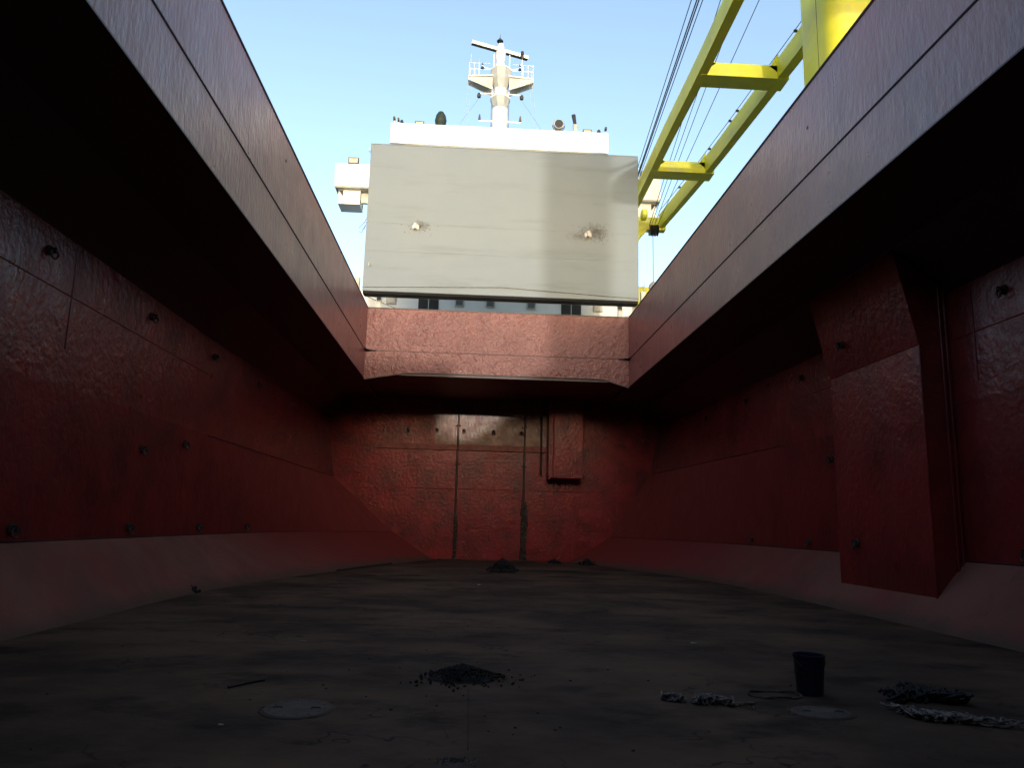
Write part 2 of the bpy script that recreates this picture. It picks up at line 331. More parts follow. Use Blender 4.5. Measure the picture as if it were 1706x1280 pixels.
# ------------------------------------------------------------ pad eyes on the hold sides
def pad_eye(parent, p, nrm, first=[None]):
    # boss plate and hanging ring, local frame: +X = away from the plate
    if first[0] is None:
        m = MB().lathe([(.085, -.01), (.085, .015), (.05, .03)], axis='X', k=12)
        m.box(.03, .11, -.015, .015, -.05, .05)
        o = m.build('pad_eye', M['rust'], parent, loc=Vector(p) - root_loc(parent))
        r = MB().tube([(.085 + .02 * math.sin(a), .075 * math.sin(a), -.06 + .075 * math.cos(a)) for a in [2 * math.pi * i / 12 for i in range(12)]], .016, 6, True)
        r.build('ring', M['rust'], o, loc=(0, 0, 0)); first[0] = o
    else:
        o = dup(first[0], parent, Vector(p) - root_loc(parent))
    o.rotation_euler.z = nrm
    return o
for y in (8.03, 12.05, 16.06, 20.05, 24.1, 28.1):
    pad_eye(wallL, (sm(LT, y) + .02, y, 5.72), 0)
    if y < 27: pad_eye(wallL, (sm(LC, y) + .02, y, 1.35), 0)
    if y != 16.06: pad_eye(wallR, (sm(RT, y) - .02, y, 5.72), math.pi)
    if y < 27 and y != 16.06: pad_eye(wallR, (sm(RC, y) - .02, y, 1.35), math.pi)
pad_eye(wallL, (sm(LBx, 18.6) + .02, 18.6, 3.29), 0); pad_eye(wallL, (sm(LBx, 16.3) + .02, 16.3, 2.95), 0)
pad_eye(wallR, (sm(RBx, 18.6) - .02, 18.6, 3.4), math.pi)
# welded strake seams
for T_, sg, w_ in ((LT, 1, wallL), (RT, -1, wallR)):
    MB().tube([(sm(T_, y) + sg * .002, y, 5.2) for y in ys if 4 < y < 31], .012, 5).build('weld_seam', M['wall'], w_)
    MB().tube([(sm(T_, 12) + sg * .004, 12.9, z) for z in (4.3, 5, 6.1)], .012, 5).build('weld_seam', M['wall'], w_)
# crease bar where the hull narrows
MB().tube([(sm(LBx, y) + .005, y, sm(LBz, y)) for y in [20.1 + .5 * i for i in range(30)]], .012, 5).build('weld_seam', M['seam_red'], wallL)
MB().tube([(sm(RBx, y) - .005, y, sm(RBz, y)) for y in [21.6 + .5 * i for i in range(27)]], .012, 5).build('weld_seam', M['seam_red'], wallR)

# ------------------------------------------------------------ boxed trunk with knee on the right side
tx, y0, y1, kz = 8.3, 13.65, 17.25, 5.12
tr = MB().hexa([(tx, y0, .36), (9.3, y0, -.02), (9.3, y1, -.02), (tx, y1, .36)], [(tx, y0, kz), (9.3, y0, kz), (9.3, y1, kz), (tx, y1, kz)])
trunk = struct(tr.build('web_trunk', M['wall']), 'boxed vertical trunk standing out from the right hold side')
kn = MB(); kx = 7.86
kn.prism([(tx - .015, y0 - .01, kz), (9.3, y0 - .01, kz), (9.3, y0 - .01, DU), (kx, y0 - .01, DU)][::-1], [(tx - .015, y1, kz), (9.3, y1, kz), (9.3, y1, DU), (kx - .02, y1, DU)][::-1])
kn.build('knee_plate', M['wall'], trunk)
MB().tube([(tx - .004, y0 - .004, .36), (tx - .004, y0 - .004, kz)], .02, 6).build('corner_bead', M['wall'], trunk)
pad_eye(trunk, (tx - .02, 16.4, 1.40), math.pi); pad_eye(trunk, (8.12, 16.3, 5.72), math.pi)
MB().tube([(8.72, y0 - .03, .8), (8.72, y0 - .03, 6.9)], .02, 6).build('drain_pipe', M['wall'], trunk)
MB().tube([(8.82, y0 - .03, .9), (8.82, y0 - .03, 6.9)], .02, 6).build('drain_pipe', M['wall'], trunk)

# ------------------------------------------------------------ end bulkhead fittings
px = [-.72, .25, .85, 1.49, 2.32, 3.34]
for k, (a, b) in enumerate(zip(px, px[1:])):
    MB().box(a + .012, b - .012, YB - .012 - .004 * (k % 2), YB + .02, 6.72, DU2 + .05).build('worn_plate', M['bulk_up'], bulk)
    MB().box(a + .012, b - .012, YB - .014 - .004 * ((k + 1) % 2), YB + .02, 5.12, 6.70).build('worn_plate', M['bulk_up'], bulk)
MB().box(-1.75, -.74, YB - .012, YB + .02, 5.12, 6.70).build('worn_plate', M['bulk_up'], bulk)
MB().box(-1.75, -.74, YB - .016, YB + .02, 6.72, DU2 + .05).build('worn_plate', M['bulk_up'], bulk)
led = MB(); led.hexa([(-4.4, YB - .10, 4.86), (3.36, YB - .10, 4.86), (3.36, YB + .02, 4.84), (-4.4, YB + .02, 4.84)], [(-4.4, YB - .02, 5.09), (3.36, YB - .02, 5.09), (3.36, YB + .02, 5.10), (-4.4, YB + .02, 5.10)])
led.build('stool_ledge', M['ledge'], bulk)
MB().box(-.48, 2.03, YB - .02, YB + .02, 4.40, 4.45).build('stiffener_strip', M['ledge'], bulk)
MB().tube([(-5.2, YB - .004, 3.11), (8.3, YB - .004, 3.11)], .016, 5).build('weld_seam', M['bulk'], bulk)
MB().tube([(-.4, YB - .004, 1.4), (2.2, YB - .004, 1.4)], .012, 5).build('weld_seam', M['bulk'], bulk)
for x in (-2.9, 1.0, 4.6, 6.6):
    MB().tube([(x, YB - .003, .0), (x, YB - .003, 4.8)], .010, 5).build('weld_seam', M['bulk'], bulk)
for x in (-.70, 2.34):
    p = MB().tube([(x, YB - .09, .03), (x, YB - .09, DU2)], .042, 10).build('drain_pipe', M['seam_red'], bulk)
    for z in (.9, 2.6, 4.2, 5.96, 6.9): MB().box(x - .12, x + .12, YB - .14, YB, z, z + .03).build('pipe_clamp', M['rust'], p)
# rusted boxing round the feet of the pipes
for x, h, w in ((-.66, 2.0, .20), (2.38, 2.6, .30)):
    g = MB(); n = 9
    for i in range(n):
        z0 = h * i / n; z1 = h * (i + 1) / n - .02; q = w / 2 * random.uniform(.7, 1.08); s_ = random.uniform(-.03, .03)
        g.box(x + s_ - q, x + s_ + q, YB - .17 - random.uniform(0, .03), YB, z0 + .005, z1)
    g.build('pipe_guard', M['rust'], bulk, bevel=.01)
    MB().box(x - .75, x + .45, YB - .35, YB - .02, .004, .035).build('foot_plate', M['rust'], bulk)
for x, z in ((-2.98, 5.74), (-1.68, 5.77), (-.45, 5.76), (.9, 5.74), (2.19, 5.75)):
    e = pad_eye(bulk, (x, YB - .02, z), -math.pi / 2)
bx = MB().box(3.42, 4.9, 34.0, YB + .1, 3.66, DU2 + .1).build('pipe_trunk', M['bulk'], bulk, bevel=.02)
MB().box(3.36, 3.43, 33.96, YB - .01, 3.60, DU2 + .02).build('trunk_flange', M['bulk'], bx)
MB().tube([(3.56, 33.985, 3.7), (3.56, 33.985, DU2)], .03, 6).build('edge_bar', M['hopper'], bx)
MB().tube([(4.2, 33.99, 5.8), (4.2, 33.99, DU2)], .014, 5).build('weld_seam', M['seam_red'], bx)
MB().tube([(3.1, YB - .1, 3.8), (3.1, YB - .1, DU2)], .05, 8).build('drain_pipe', M['seam_red'], bulk)

# ------------------------------------------------------------ folded hatch cover standing behind the hatch
hc = thing('hatch_cover', (.96, 31.2, DK), 'large pale grey folding hatch cover standing on end behind the hatch', 'hatch cover')
c0, c1, cz0, cz1 = -4.80, 6.73, 10.85, 17.52
MB().box(c0, c1, 30.80, 31.12, cz0 + .10, cz1).build('cover_panel', M['grey'], hc, bevel=.015)
MB().box(c0 + .03, c1 - .03, 31.14, 31.28, cz0 + .10, cz1 - .08).build('cover_panel', M['grey'], hc, bevel=.015)
MB().box(c0 + .02, c1 - .02, 30.82, 31.28, cz0, cz0 + .095).build('rubber_seal', M['edge'], hc)
MB().box(c0 + .05, c1 + .02, 31.29, 31.33, cz0 - .01, cz0 + .03).build('seal_flange', M['offwhite'], hc)
MB().tube([(c0, 30.79, 11.10), (.96, 30.79, 11.31), (c1, 30.79, 11.05)], .013, 5).build('camber_seam', M['soot'], hc)
MB().box(c0 + .002, c1 - .002, 30.785, 30.80, cz1 - .045, cz1 - .02).build('top_flange', M['grey'], hc)
for z in (13.93, 12.7):
    MB().tube([(c0 + .02, 30.798, z), (c1 - .02, 30.798, z - .02)], .004, 4).build('weld_seam', M['grey'], hc)
for k, (x, z) in enumerate(((-2.75, 13.82), (4.57, 13.80))):
    s_ = MB().lathe([(.17, 0), (.17, -.03), (.12, -.05)], (x, 30.80, z), 'Y', 14).build('lifting_socket', M['steel'], hc)
    MB().box(x - .06, x + .06, 30.62, 30.76, z - .13, z + .13).build('lug', M['offwhite'], s_, bevel=.02)
    # soot around the socket: thin irregular flecks of dried grease
    fl = MB()
    for i in range(70 if k == 0 else 150):
        r = abs(random.gauss(0, .26 if k == 0 else .38)) + .1; a = random.uniform(-.7, .9) if random.random() < .7 else random.uniform(0, 6.28)
        fx, fz = x + r * math.cos(a) * 1.2, z + r * math.sin(a) * .7 + .03; q = random.uniform(.008, .03)
        n = 5; pts = [(fx + q * math.cos(6.28 * j / n) * random.uniform(.6, 1.5), 30.7985, fz + q * math.sin(6.28 * j / n) * random.uniform(.5, 1.2)) for j in range(n)]
        fl.prism(pts, [(p[0], 30.80, p[2]) for p in pts])
    tag(fl.build('grease_flecks', M['soot'], s_), kind='stuff')
for (x, z) in ((c0 - .03, 17.2), (c0 - .03, 14.0), (c1 + .03, 17.1), (-4.55, 12.1)):
    MB().tube([(x + .06 * math.cos(a), 30.80, z + .09 * math.sin(a)) for a in [6.28 * i / 10 for i in range(10)]], .015, 5, True).build('side_shackle', M['steel'], hc)
for x in (-4.2, 6.1):      # wheel arms holding the panels up off the deck
    MB().box(x - .09, x + .09, 31.6, 31.78, DK, cz0 + .6).build('hinge_arm', M['offwhite'], hc)
# light stay wires across the foot of the cover
tag(MB().tube([(-4.7, 31.7, 10.95), (-3.2, 33, 10.7), (-2.6, 33.5, 10.55)], .012, 5).build('stay_wire', M['wire']), 'thin stay wire slanting under the cover edge in front of left black doorway', 'wire')
tag(MB().tube([(6.6, 31.7, 10.6), (5.4, 33, 10.45), (4.5, 34, 10.35)], .012, 5).build('stay_wire', M['wire']), 'thin stay wire slanting under the cover edge near right black doorway', 'wire')

# ------------------------------------------------------------ accommodation block
dh = thing('deckhouse', (1.0, 38, DK), 'white ship accommodation block with bridge wings behind the grey hatch cover', 'deckhouse')
MB().box(-6.0, 7.75, 37, 46, DK, 12.9).build('lower_tier', M['white'], dh, bevel=.03)
MB().box(-4.5, 6.3, 37.4, 46, 12.91, 19.0).build('tower', M['white'], dh, bevel=.03)
MB().box(-4.36, 6.2, 39.5, 45, 19.0, 21.9).build('wheelhouse', M['white'], dh, bevel=.03)
MB().box(-5.08, 6.86, 39.0, 45.3, 21.84, 22.0).build('bridge_roof', M['white'], dh)
bw = MB(); bw.box(-5.08, 6.86, 39.0, 39.06, 22.001, 23.03); bw.box(-5.08, -5.02, 39.061, 45.3, 22.001, 23.03); bw.box(6.80, 6.86, 39.061, 45.3, 22.001, 23.03)
bw.build('roof_bulwark', M['white'], dh)
MB().box(.93, .97, 38.985, 39.0, 21.8, 23.03).build('conduit', M['offwhite'], dh)
for i in range(8):
    x = -3.9 + 1.32 * i; f = MB().box(x - .5, x + .5, 39.45, 39.5, 20.2, 21.3).build('window', M['offwhite'], dh); MB().box(x - .43, x + .43, 39.44, 39.452, 20.27, 21.23).build('pane', M['glass'], f)
# wings
for s, xi, xo in ((-1, -4.4, -7.9), (1, 6.25, 9.75)):
    a, b = sorted((xi, xo)); w = MB().box(a, b, 39.0, 40.6, 19.22, 19.40)
    w.box(a, b, 39.0, 39.06, 19.401, 20.50); e0, e1 = sorted((xo, xo - s * .06)); w.box(e0, e1, 39.061, 40.6, 19.401, 20.50)
    wo = w.build('bridge_wing', M['white'], dh)
    MB().box(a + .02, b - .02, 39.05, 40.55, 19.16, 19.219).build('wing_soffit', M['offwhite'], wo)
    a, b = sorted((xo - s * .18, xo - s * 1.35))
    bxm = MB(); bxm.box(a, b, 39.35, 40.5, 18.35, 18.40)
    bxm.box(a, b, 39.35, 39.40, 18.401, 19.16); bxm.box(a, b, 40.45, 40.5, 18.401, 19.16)
    bxo = bxm.build('lamp_housing', M['white'], wo)
    e = a if s < 0 else b
    MB().prism([(e + s * .0, 39.33, 19.1), (e - s * .26, 39.33, 19.12), (e - s * .26, 39.33, 18.75)], [(e, 39.349, 19.1), (e - s * .26, 39.349, 19.12), (e - s * .26, 39.349, 18.75)]).build('side_opening', M['black'], wo)
    a2, b2 = sorted((xo - s * 1.36, xi - s * .0))
    MB().box(a2, b2, 39.6, 39.8, 18.55, 19.15).build('wing_girder', M['offwhite'], wo)
    MB().box(a2, b2, 39.9, 40.05, 18.75, 19.15).build('wing_girder', M['soot'], wo)
# ground tier: black doorways with a white jamb, and square ports
for x in (-2.46, 4.66):
    d = MB().box(x - .5, x + .5, 36.97, 36.998, 10.2, 12.8).build('doorway', M['black'], dh)
    MB().box(x - .02, x + .02, 36.94, 36.969, 10.2, 12.8).build('door_jamb', M['offwhite'], d)
for x, dark in ((-4.3, 0), (-.93, 1), (.6, 1), (2.65, 1), (6.0, 0)):
    w = MB().box(x - .24, x + .24, 36.93, 36.998, 12.18, 12.85).build('window', M['offwhite'], dh, bevel=.03)
    MB().box(x - .17, x + .17, 36.92, 36.931, 12.25, 12.8).build('pane', M['port'] if dark else M['lamp'], w)
MB().box(-6.0, 7.75, 36.4, 36.995, 8.9, 8.96).build('walkway', M['offwhite'], dh)

# ------------------------------------------------------------ radar mast
mx, my = .92, 43.0
ms = thing('radar_mast', (mx, my, 22.0), 'white radar mast with octagonal platforms above the bridge roof', 'mast')
MB().lathe([(.52, 22.0), (.48, 26.4)], (mx, my, 0), 'Z', 12).build('lower_column', M['white'], ms, smooth=True)
MB().lathe([(.40, 26.35), (.63, 27.04)], (mx, my, 0), 'Z', 8, .5).build('lower_platform_flare', M['shade_grey'], ms)
MB().lathe([(.65, 27.045), (.65, 27.12)], (mx, my, 0), 'Z', 8, .5).build('lower_platform', M['white'], ms)
MB().lathe([(.42, 27.12), (.38, 28.3)], (mx, my, 0), 'Z', 12).build('upper_column', M['white'], ms, smooth=True)
MB().lathe([(.40, 27.7), (.60, 28.3), (.66, 28.95)], (mx, my, 0), 'Z', 8, .5).build('upper_platform_flare', M['shade_grey'], ms)
MB().lathe([(.68, 28.955), (.68, 29.02)], (mx, my, 0), 'Z', 8, .5).build('upper_platform', M['white'], ms)
for s in (-1, 1):
    a = mx + s * .5; b = mx + s * 2.0
    p = MB(); p.prism([(a, my - .55, 28.34), (b, my - .35, 28.34), (b, my + .35, 28.34), (a, my + .55, 28.34)][::s], [(a, my - .55, 28.40), (b, my - .35, 28.40), (b, my + .35, 28.40), (a, my + .55, 28.40)][::s])
    po = p.build('yard_platform', M['white'], ms)
    for yy in (-.4, .33):
        MB().prism([(a, my + yy, 28.33), (b, my + yy * .8, 28.33), (b, my + yy * .8, 28.15), (a, my + yy, 27.5)], [(a, my + yy + .04, 28.33), (b, my + yy * .8 + .04, 28.33), (b, my + yy * .8 + .04, 28.15), (a, my + yy + .04, 27.5)]).build('bracket', M['offwhite'], po)
    for xx, yy in ((.45, -.3), (.75, -.3), (1.05, -.3), (1.0, .3), (.7, .3)):
        X = mx + s * (.9 + xx); MB().tube([(X, my + yy, 28.4), (X, my + yy, 29.3)], .014, 5).build('stanchion', M['white'], po)
    for zz in (28.85, 29.28): MB().tube([(mx + s * .7, my - .32, zz), (mx + s * 1.95, my - .3, zz), (mx + s * 1.95, my + .3, zz), (mx + s * .7, my + .32, zz)], .013, 5).build('rail', M['white'], po)
    # yard arm with lamp, below the platform
    MB().tube([(mx + s * .4, my - .1, 27.42), (mx + s * 1.28, my - .1, 27.36)], .045, 6).build('lamp_arm', M['white'], ms)
    l = MB().lathe([(.04, 0), (.11, .03), (.12, .2), (.07, .3), (.03, .34)], (mx + s * 1.3, my - .1, 27.08), 'Z', 10).build('signal_lamp', M['black'], ms)
    MB().tube([(mx + s * .5, my - .1, 29.0), (mx + s * 1.15, my - .15, 29.15)], .03, 6).build('lamp_arm', M['white'], ms)
    MB().lathe([(.03, 0), (.10, .03), (.09, .17), (.03, .22)], (mx + s * 1.15, my - .15, 28.95), 'Z', 10).build('signal_lamp', M['black'], ms)
    MB().lathe([(.03, 0), (.06, .03), (.05, .12), (.02, .14)], (mx + s * 1.15, my - .15, 29.28), 'Z', 8).build('signal_lamp', M['black'], ms)
    MB().tube([(mx + s * 1.15, my - .15, 29.0), (mx + s * 1.15, my - .15, 29.3)], .015, 5).build('lamp_post', M['white'], ms)
    # foot yard with two small lamps on the roof
    MB().tube([(mx + s * .4, my - .6, 25.3), (mx + s * 1.25, my - .6, 25.28)], .05, 6).build('foot_yard', M['white'], ms)
    MB().lathe([(.05, 0), (.08, .04), (.05, .3), (.03, .36)], (mx + s * 1.22, my - .6, 25.35), 'Z', 8).build('signal_lamp', M['soot'], ms)
    # stays and halyards
    MB().tube([(mx + s * 1.3, my - .1, 27.05), (mx + s * 3.0, 40.5, 22.9)], .009, 4).build('stay', M['steel'], ms)
    for xx in (1.95, 1.75): MB().tube([(mx + s * xx, my, 28.15), (mx + s * (xx + .25), 40.5, 22.9)], .006, 4).build('halyard', M['offwhite'], ms)
    MB().tube([(mx + s * .50, my - .2, 22.3), (mx + s * .53, my - .2, 26.6)], .02, 5).build('cable_run', M['soot'], ms)
    MB().tube([(mx + s * .50, my - .3, 27.15), (mx + s * .55, my - .3, 28.3)], .018, 5).build('cable_run', M['white'], ms)
for x, h in ((-.95, 1.9), (-.75, 1.1), (-.45, 1.5), (2.5, 1.0), (2.75, 1.1)): MB().tube([(x, my, 28.4), (x, my, 28.4 + h)], .014, 5).build('whip_antenna', M['offwhite'], ms)
for x in (.45, 1.42): MB().tube([(x, my - .2, 29.0), (x, my - .2, 30.0)], .03, 6).build('whip_antenna', M['white'], ms)
MB().lathe([(.38, 29.02), (.30, 29.3), (.24, 29.65), (.30, 29.85), (.32, 30.35), (.22, 30.5), (.18, 30.8)], (mx - .05, my, 0), 'Z', 12).build('radar_pedestal', M['white'], ms, smooth=True)
# scanner bar, turned a little out of the ship's axis
rb = MB(); ca_, sa_ = math.cos(.36), math.sin(.36)
def rp(u, v, z): return (mx - .1 + u * ca_ - v * sa_, my - .05 + u * sa_ + v * ca_, z)
rb.hexa([rp(-1.88, -.12, 30.27), rp(1.88, -.12, 30.27), rp(1.88, .14, 30.27), rp(-1.88, .14, 30.27)], [rp(-1.88, -.10, 30.50), rp(1.88, -.10, 30.50), rp(1.88, .14, 30.50), rp(-1.88, .14, 30.50)])
rs = rb.build('radar_scanner', M['white'], ms, bevel=.015)
rb = MB(); rb.hexa([rp(-1.85, -.10, 30.25), rp(1.85, -.10, 30.25), rp(1.85, .12, 30.25), rp(-1.85, .12, 30.25)], [rp(-1.85, -.10, 30.268), rp(1.85, -.10, 30.268), rp(1.85, .12, 30.268), rp(-1.85, .12, 30.268)])
rb.build('scanner_slot', M['soot'], rs)
MB().lathe([(.06, 30.8), (.06, 30.98), (.20, 31.0), (.20, 31.06), (.10, 31.12), (.08, 31.2), (.02, 31.24), (.012, 31.5)], (mx - .12, my, 0), 'Z', 12).build('mast_head_lamp', M['green'], ms)
MB().tube([(2.2, my, 28.4), (2.2, my, 29.9)], .02, 5).build('lamp_post', M['white'], ms)
MB().lathe([(.09, 29.9), (.10, 30.1), (.06, 30.14), (.10, 30.18), (.09, 30.4)], (2.2, my, 0), 'Z', 10).build('signal_lamp', M['black'], ms)
for zz in range(9): MB().box(mx - .12, mx + .12, my - .60, my - .56, 22.4 + .42 * zz, 22.43 + .42 * zz).build('rung', M['offwhite'], ms)

# ------------------------------------------------------------ gear on the bridge roof and wings
def on_roof(x, y, z, name, label, cat, group=None): return thing(name, (x, y, z), label, cat, group)
t = on_roof(-2.42, 39.5, 22.0, 'covered_compass', 'egg shaped dark green canvas hood standing on the left of the bridge roof', 'covered instrument')
MB().tube([(-2.42, 39.5, 22), (-2.42, 39.5, 23.2)], .12, 8).build('post', M['white'], t)
MB().lathe([(.12, 23.1), (.28, 23.25), (.33, 23.55), (.27, 23.85), (.14, 24.06), (.04, 24.12)], (-2.42, 39.5, 0), 'Z', 14).build('canvas_hood', M['green'], t, smooth=True)
t = on_roof(4.15, 39.5, 22.0, 'search_light', 'round bare metal searchlight on the right of the bridge roof', 'searchlight')
MB().tube([(4.15, 39.5, 22), (4.15, 39.5, 23.3)], .05, 8).build('post', M['offwhite'], t)
q = MB().lathe([(.12, .30), (.27, .18), (.30, 0), (.30, -.16), (.27, -.2)], (4.15, 39.5, 23.62), 'Y', 16).build('drum', M['steel'], t, smooth=True)
MB().lathe([(.24, 0), (.24, -.02)], (4.15, 39.29, 23.62), 'Y', 16).build('lens', M['glass'], q)
MB().tube([(4.15 + .34 * math.cos(a), 39.5, 23.62 + .34 * math.sin(a)) for a in [math.pi + math.pi * i / 10 for i in range(11)]], .025, 6).build('yoke', M['soot'], t)
t = on_roof(5.05, 39.5, 22.0, 'horn', 'black tipped slanting pipe beside the searchlight on the bridge roof', 'horn')
MB().tube([(5.15, 39.5, 22), (5.08, 39.5, 23.7)], .14, 8).build('pipe', M['offwhite'], t)
MB().tube([(5.08, 39.5, 23.7), (4.98, 39.5, 24.3)], [.09, .12], 8).build('black_muzzle', M['black'], t)
def flood(x, y, z, label, w=.5, h=.36):
    t = thing('flood_light', (x, y, z), label, 'floodlight', 'box floodlights on the superstructure')
    MB().box(x - .05, x + .05, y - .04, y + .04, z, z + .14).build('bracket', M['offwhite'], t)
    c = MB().box(x - w / 2, x + w / 2, y - .08, y + .1, z + .13, z + .13 + h).build('casing', M['soot'], t, bevel=.015)
    MB().box(x - w / 2 + .05, x + w / 2 - .05, y - .09, y - .081, z + .18, z + .08 + h).build('lens', M['lamp'], c)
    return t
flood(-7.02, 39.3, 20.50, 'square floodlight on top of the left bridge wing', .56, .36)
flood(-3.57, 39.4, 23.03, 'flat floodlight on the bridge roof left of the green canvas hood', .5, .22)
flood(5.75, 39.4, 23.03, 'flat floodlight on the bridge roof right of the slanting pipe', .5, .22)
flood(8.95, 39.3, 20.50, 'square floodlight on the right bridge wing beside the yellow jib', .46, .36)
def mastlight(x, label):
    t = thing('deck_lamp', (x, 39.4, 23.03), label, 'lamp', 'small lamps on the corners of the bridge roof')
    MB().tube([(x, 39.4, 22.1), (x, 39.4, 23.25)], .025, 6).build('post', M['white'], t)
    MB().lathe([(.04, 23.16), (.10, 23.2), (.10, 23.34), (.05, 23.42)], (x, 39.4, 0), 'Z', 10).build('lantern', M['black'], t)
mastlight(-4.55, 'black round lamp near the left corner of the bridge roof')
mastlight(6.4, 'black round lamp near the right corner of the bridge roof')
for x, lb in ((-4.95, 'thin bracket with two small cameras at the left end of the bridge roof'), (6.78, 'thin bracket with one small camera at the right end of the bridge roof')):
    t = thing('roof_camera', (x, 39.4, 23.03), lb, 'camera')
    MB().tube([(x, 39.4, 22.1), (x, 39.4, 23.45)], .02, 5).build('post', M['white'], t)
    MB().box(x - .06, x + .05, 39.2, 39.45, 23.38, 23.52).build('camera_body', M['soot'], t)
    if x < 0: MB().box(x + .18, x + .27, 39.2, 39.45, 23.32, 23.46).build('camera_body', M['soot'], t); MB().tube([(x, 39.4, 23.36), (x + .22, 39.4, 23.32)], .015, 5).build('cross_bar', M['white'], t)
# small loose wire loops under the left wing
tag(MB().tube([(-6.1, 39.3, 17.6), (-6.25, 39.3, 17.3), (-6.5, 39.3, 17.0), (-6.2, 39.3, 16.95), (-6.15, 39.3, 17.2), (-6.35, 39.3, 16.75), (-6.5, 39.3, 16.8)], .015, 5).build('loose_cable', M['soot']), 'loose curl of cable hanging below the left bridge wing', 'cable')
# rectangular lamps at the two lower corners of the cover
for x, z, lb in ((-5.05, 11.1, 'grey box lamp on a short post beside the lower left corner of the hatch cover'), (6.95, 10.95, 'grey box lamp on a short post beside the lower right corner of the hatch cover')):
    t = thing('work_lamp', (x, 31.0, DK), lb, 'work lamp')
    MB().tube([(x, 31.0, DK), (x, 31.0, z)], .035, 6).build('post', M['offwhite'], t)
    MB().box(x - .1, x + .1, 30.9, 31.1, z, z + .48).build('casing', M['offwhite'], t, bevel=.02)
    MB().box(x - .07, x + .07, 30.885, 30.899, z + .06, z + .42).build('lens', M['lamp'], t)

# ------------------------------------------------------------ yellow deck crane
cn = thing('deck_crane', (11.6, 20.8, DK), 'yellow ship crane with twin beam jib lowered aft above the right coaming', 'crane')
def jz(y): return 17.2 - .062 * (y - 24)
LBm = [(-2, 8.2), (14, 7.55), (20.5, 7.40), (24, 7.38), (28, 7.27), (33, 7.2), (36.2, 7.12)]   # outer face of the left beam
RBm = [(22, 10.36), (24.4, 10.15), (29.6, 9.72), (33, 9.34), (36.2, 8.95)]                      # inner face of the right beam
def beam(tab, w0, w1, ya, yb, H=.72):
    rows = []
    n = 14
    for i in range(n + 1):
        y = ya + (yb - ya) * i / n; x = lerp(tab, y); w = w0 + (w1 - w0) * i / n; z = jz(y)
        rows.append([Vector((x, y, z)), Vector((x, y, z + H)), Vector((x + w, y, z + H)), Vector((x + w, y, z)), Vector((x, y, z))])
    m = MB().sheet(rows); m.add(rows[0][:4], [(0, 1, 2, 3)]); m.add(rows[-1][:4], [(3, 2, 1, 0)]); return m
beam(LBm, .36, .28, 14, 36.2).build('jib_beam', M['yellow'], cn)
beam(RBm, .36, .24, 21.6, 36.2).build('jib_beam', M['yellow'], cn)
for y in (24.0, 30.6):
    xa, xb = lerp(LBm, y) - .03, lerp(RBm, y) + .42; z = jz(y) - .02
    MB().box(xa + .1, xb, y, y + .78, z, z + .5).build('cross_beam', M['yellow'], cn, bevel=.01)
    for xx, s in ((lerp(LBm, y) + .30, 1), (lerp(RBm, y) + .06, -1)):
        g = [(xx, y - .02, z + .2), (xx + s * .32, y - .02, z + .45), (xx + s * .22, y - .02, z + .62), (xx, y - .02, z + 1.0)]
        MB().prism([(p[0], y - .45 * 0, p[2]) for p in g], [(p[0], y + .04, p[2]) for p in g]).build('gusset', M['yellow'], cn)
# rail with lamps along the right beam's upper edge
MB().tube([(lerp(RBm, y) - .05, y, jz(y) + .82) for y in (22, 25, 28, 31, 34, 36)], .014, 5).build('cable_run', M['wire'], cn)
for y in (22.6, 24.9, 27.2, 27.9, 30.0, 31.6, 33.4): MB().box(lerp(RBm, y) - .1, lerp(RBm, y) + .02, y - .03, y + .03, jz(y) + .73, jz(y) + .81).build('cable_clip', M['wire'], cn)
# jib head
y = 36.2; z = jz(y)
MB().box(lerp(LBm, y) - .1, lerp(RBm, y) + .34, y - .1, y + .35, z - .12, z + .55).build('jib_head', M['yellow'], cn, bevel=.04)
h = MB(); h.prism([(7.15, 36.1, z - .12), (8.35, 36.1, z - .12), (8.0, 36.1, z - .55), (7.7, 36.1, z - 1.3), (7.3, 36.1, z - 1.3)], [(7.15, 36.4, z - .12), (8.35, 36.4, z - .12), (8.0, 36.4, z - .55), (7.7, 36.4, z - 1.3), (7.3, 36.4, z - 1.3)])
h.build('head_bracket', M['yellow'], cn)
for x in (8.5, 8.66, 8.82):
    MB().lathe([(.26, -.045), (.30, -.05), (.24, 0), (.30, .05), (.26, .045)], (x, 36.1, z - .16), 'X', 16).build('sheave', M['black'], cn)
MB().lathe([(.18, -.15), (.28, -.1), (.28, .1), (.18, .15)], (8.15, 36.0, z + .62), 'X', 14).build('sheave', M['yellow'], cn)
# crane house / column
pc = []
cx0, cx1, cy0, cy1, rc = 10.05, 13.0, 19.7, 22.1, .55
def loop(x0, x1, ya, yb, r, z):
    o = []
    for (cx, cy, a0) in ((x1 - r, yb - r, 0), (x0 + r, yb - r, 90), (x0 + r, ya + r, 180), (x1 - r, ya + r, 270)):
        for k in range(5): a = rad(a0 + k * 22.5); o.append((cx + r * math.cos(a), cy + r * math.sin(a), z))
    return o
col = MB(); LP = [loop(cx0, cx1, cy0, cy1, rc, DK), loop(cx0, cx1, cy0, cy1, rc, 26)]
col.prism(LP[0], LP[1]); col.build('crane_column', M['yellow'], cn, smooth=True)
MB().box(10.3, 12.8, 20, 22, 26, 29).build('crane_head', M['yellow'], cn, bevel=.2)
MB().prism([(cx0 - 1.2, 20.6, 13.0), (cx0 + .1, 20.6, 11.2), (cx0 + .1, 20.6, 13.0)], [(cx0 - 1.2, 20.9, 13.0), (cx0 + .1, 20.9, 11.2), (cx0 + .1, 20.9, 13.0)]) 
MB().box(7.4, 12.9, 13.6, 14.1, 17.4, 18.3).build('heel_beam', M['yellow'], cn)
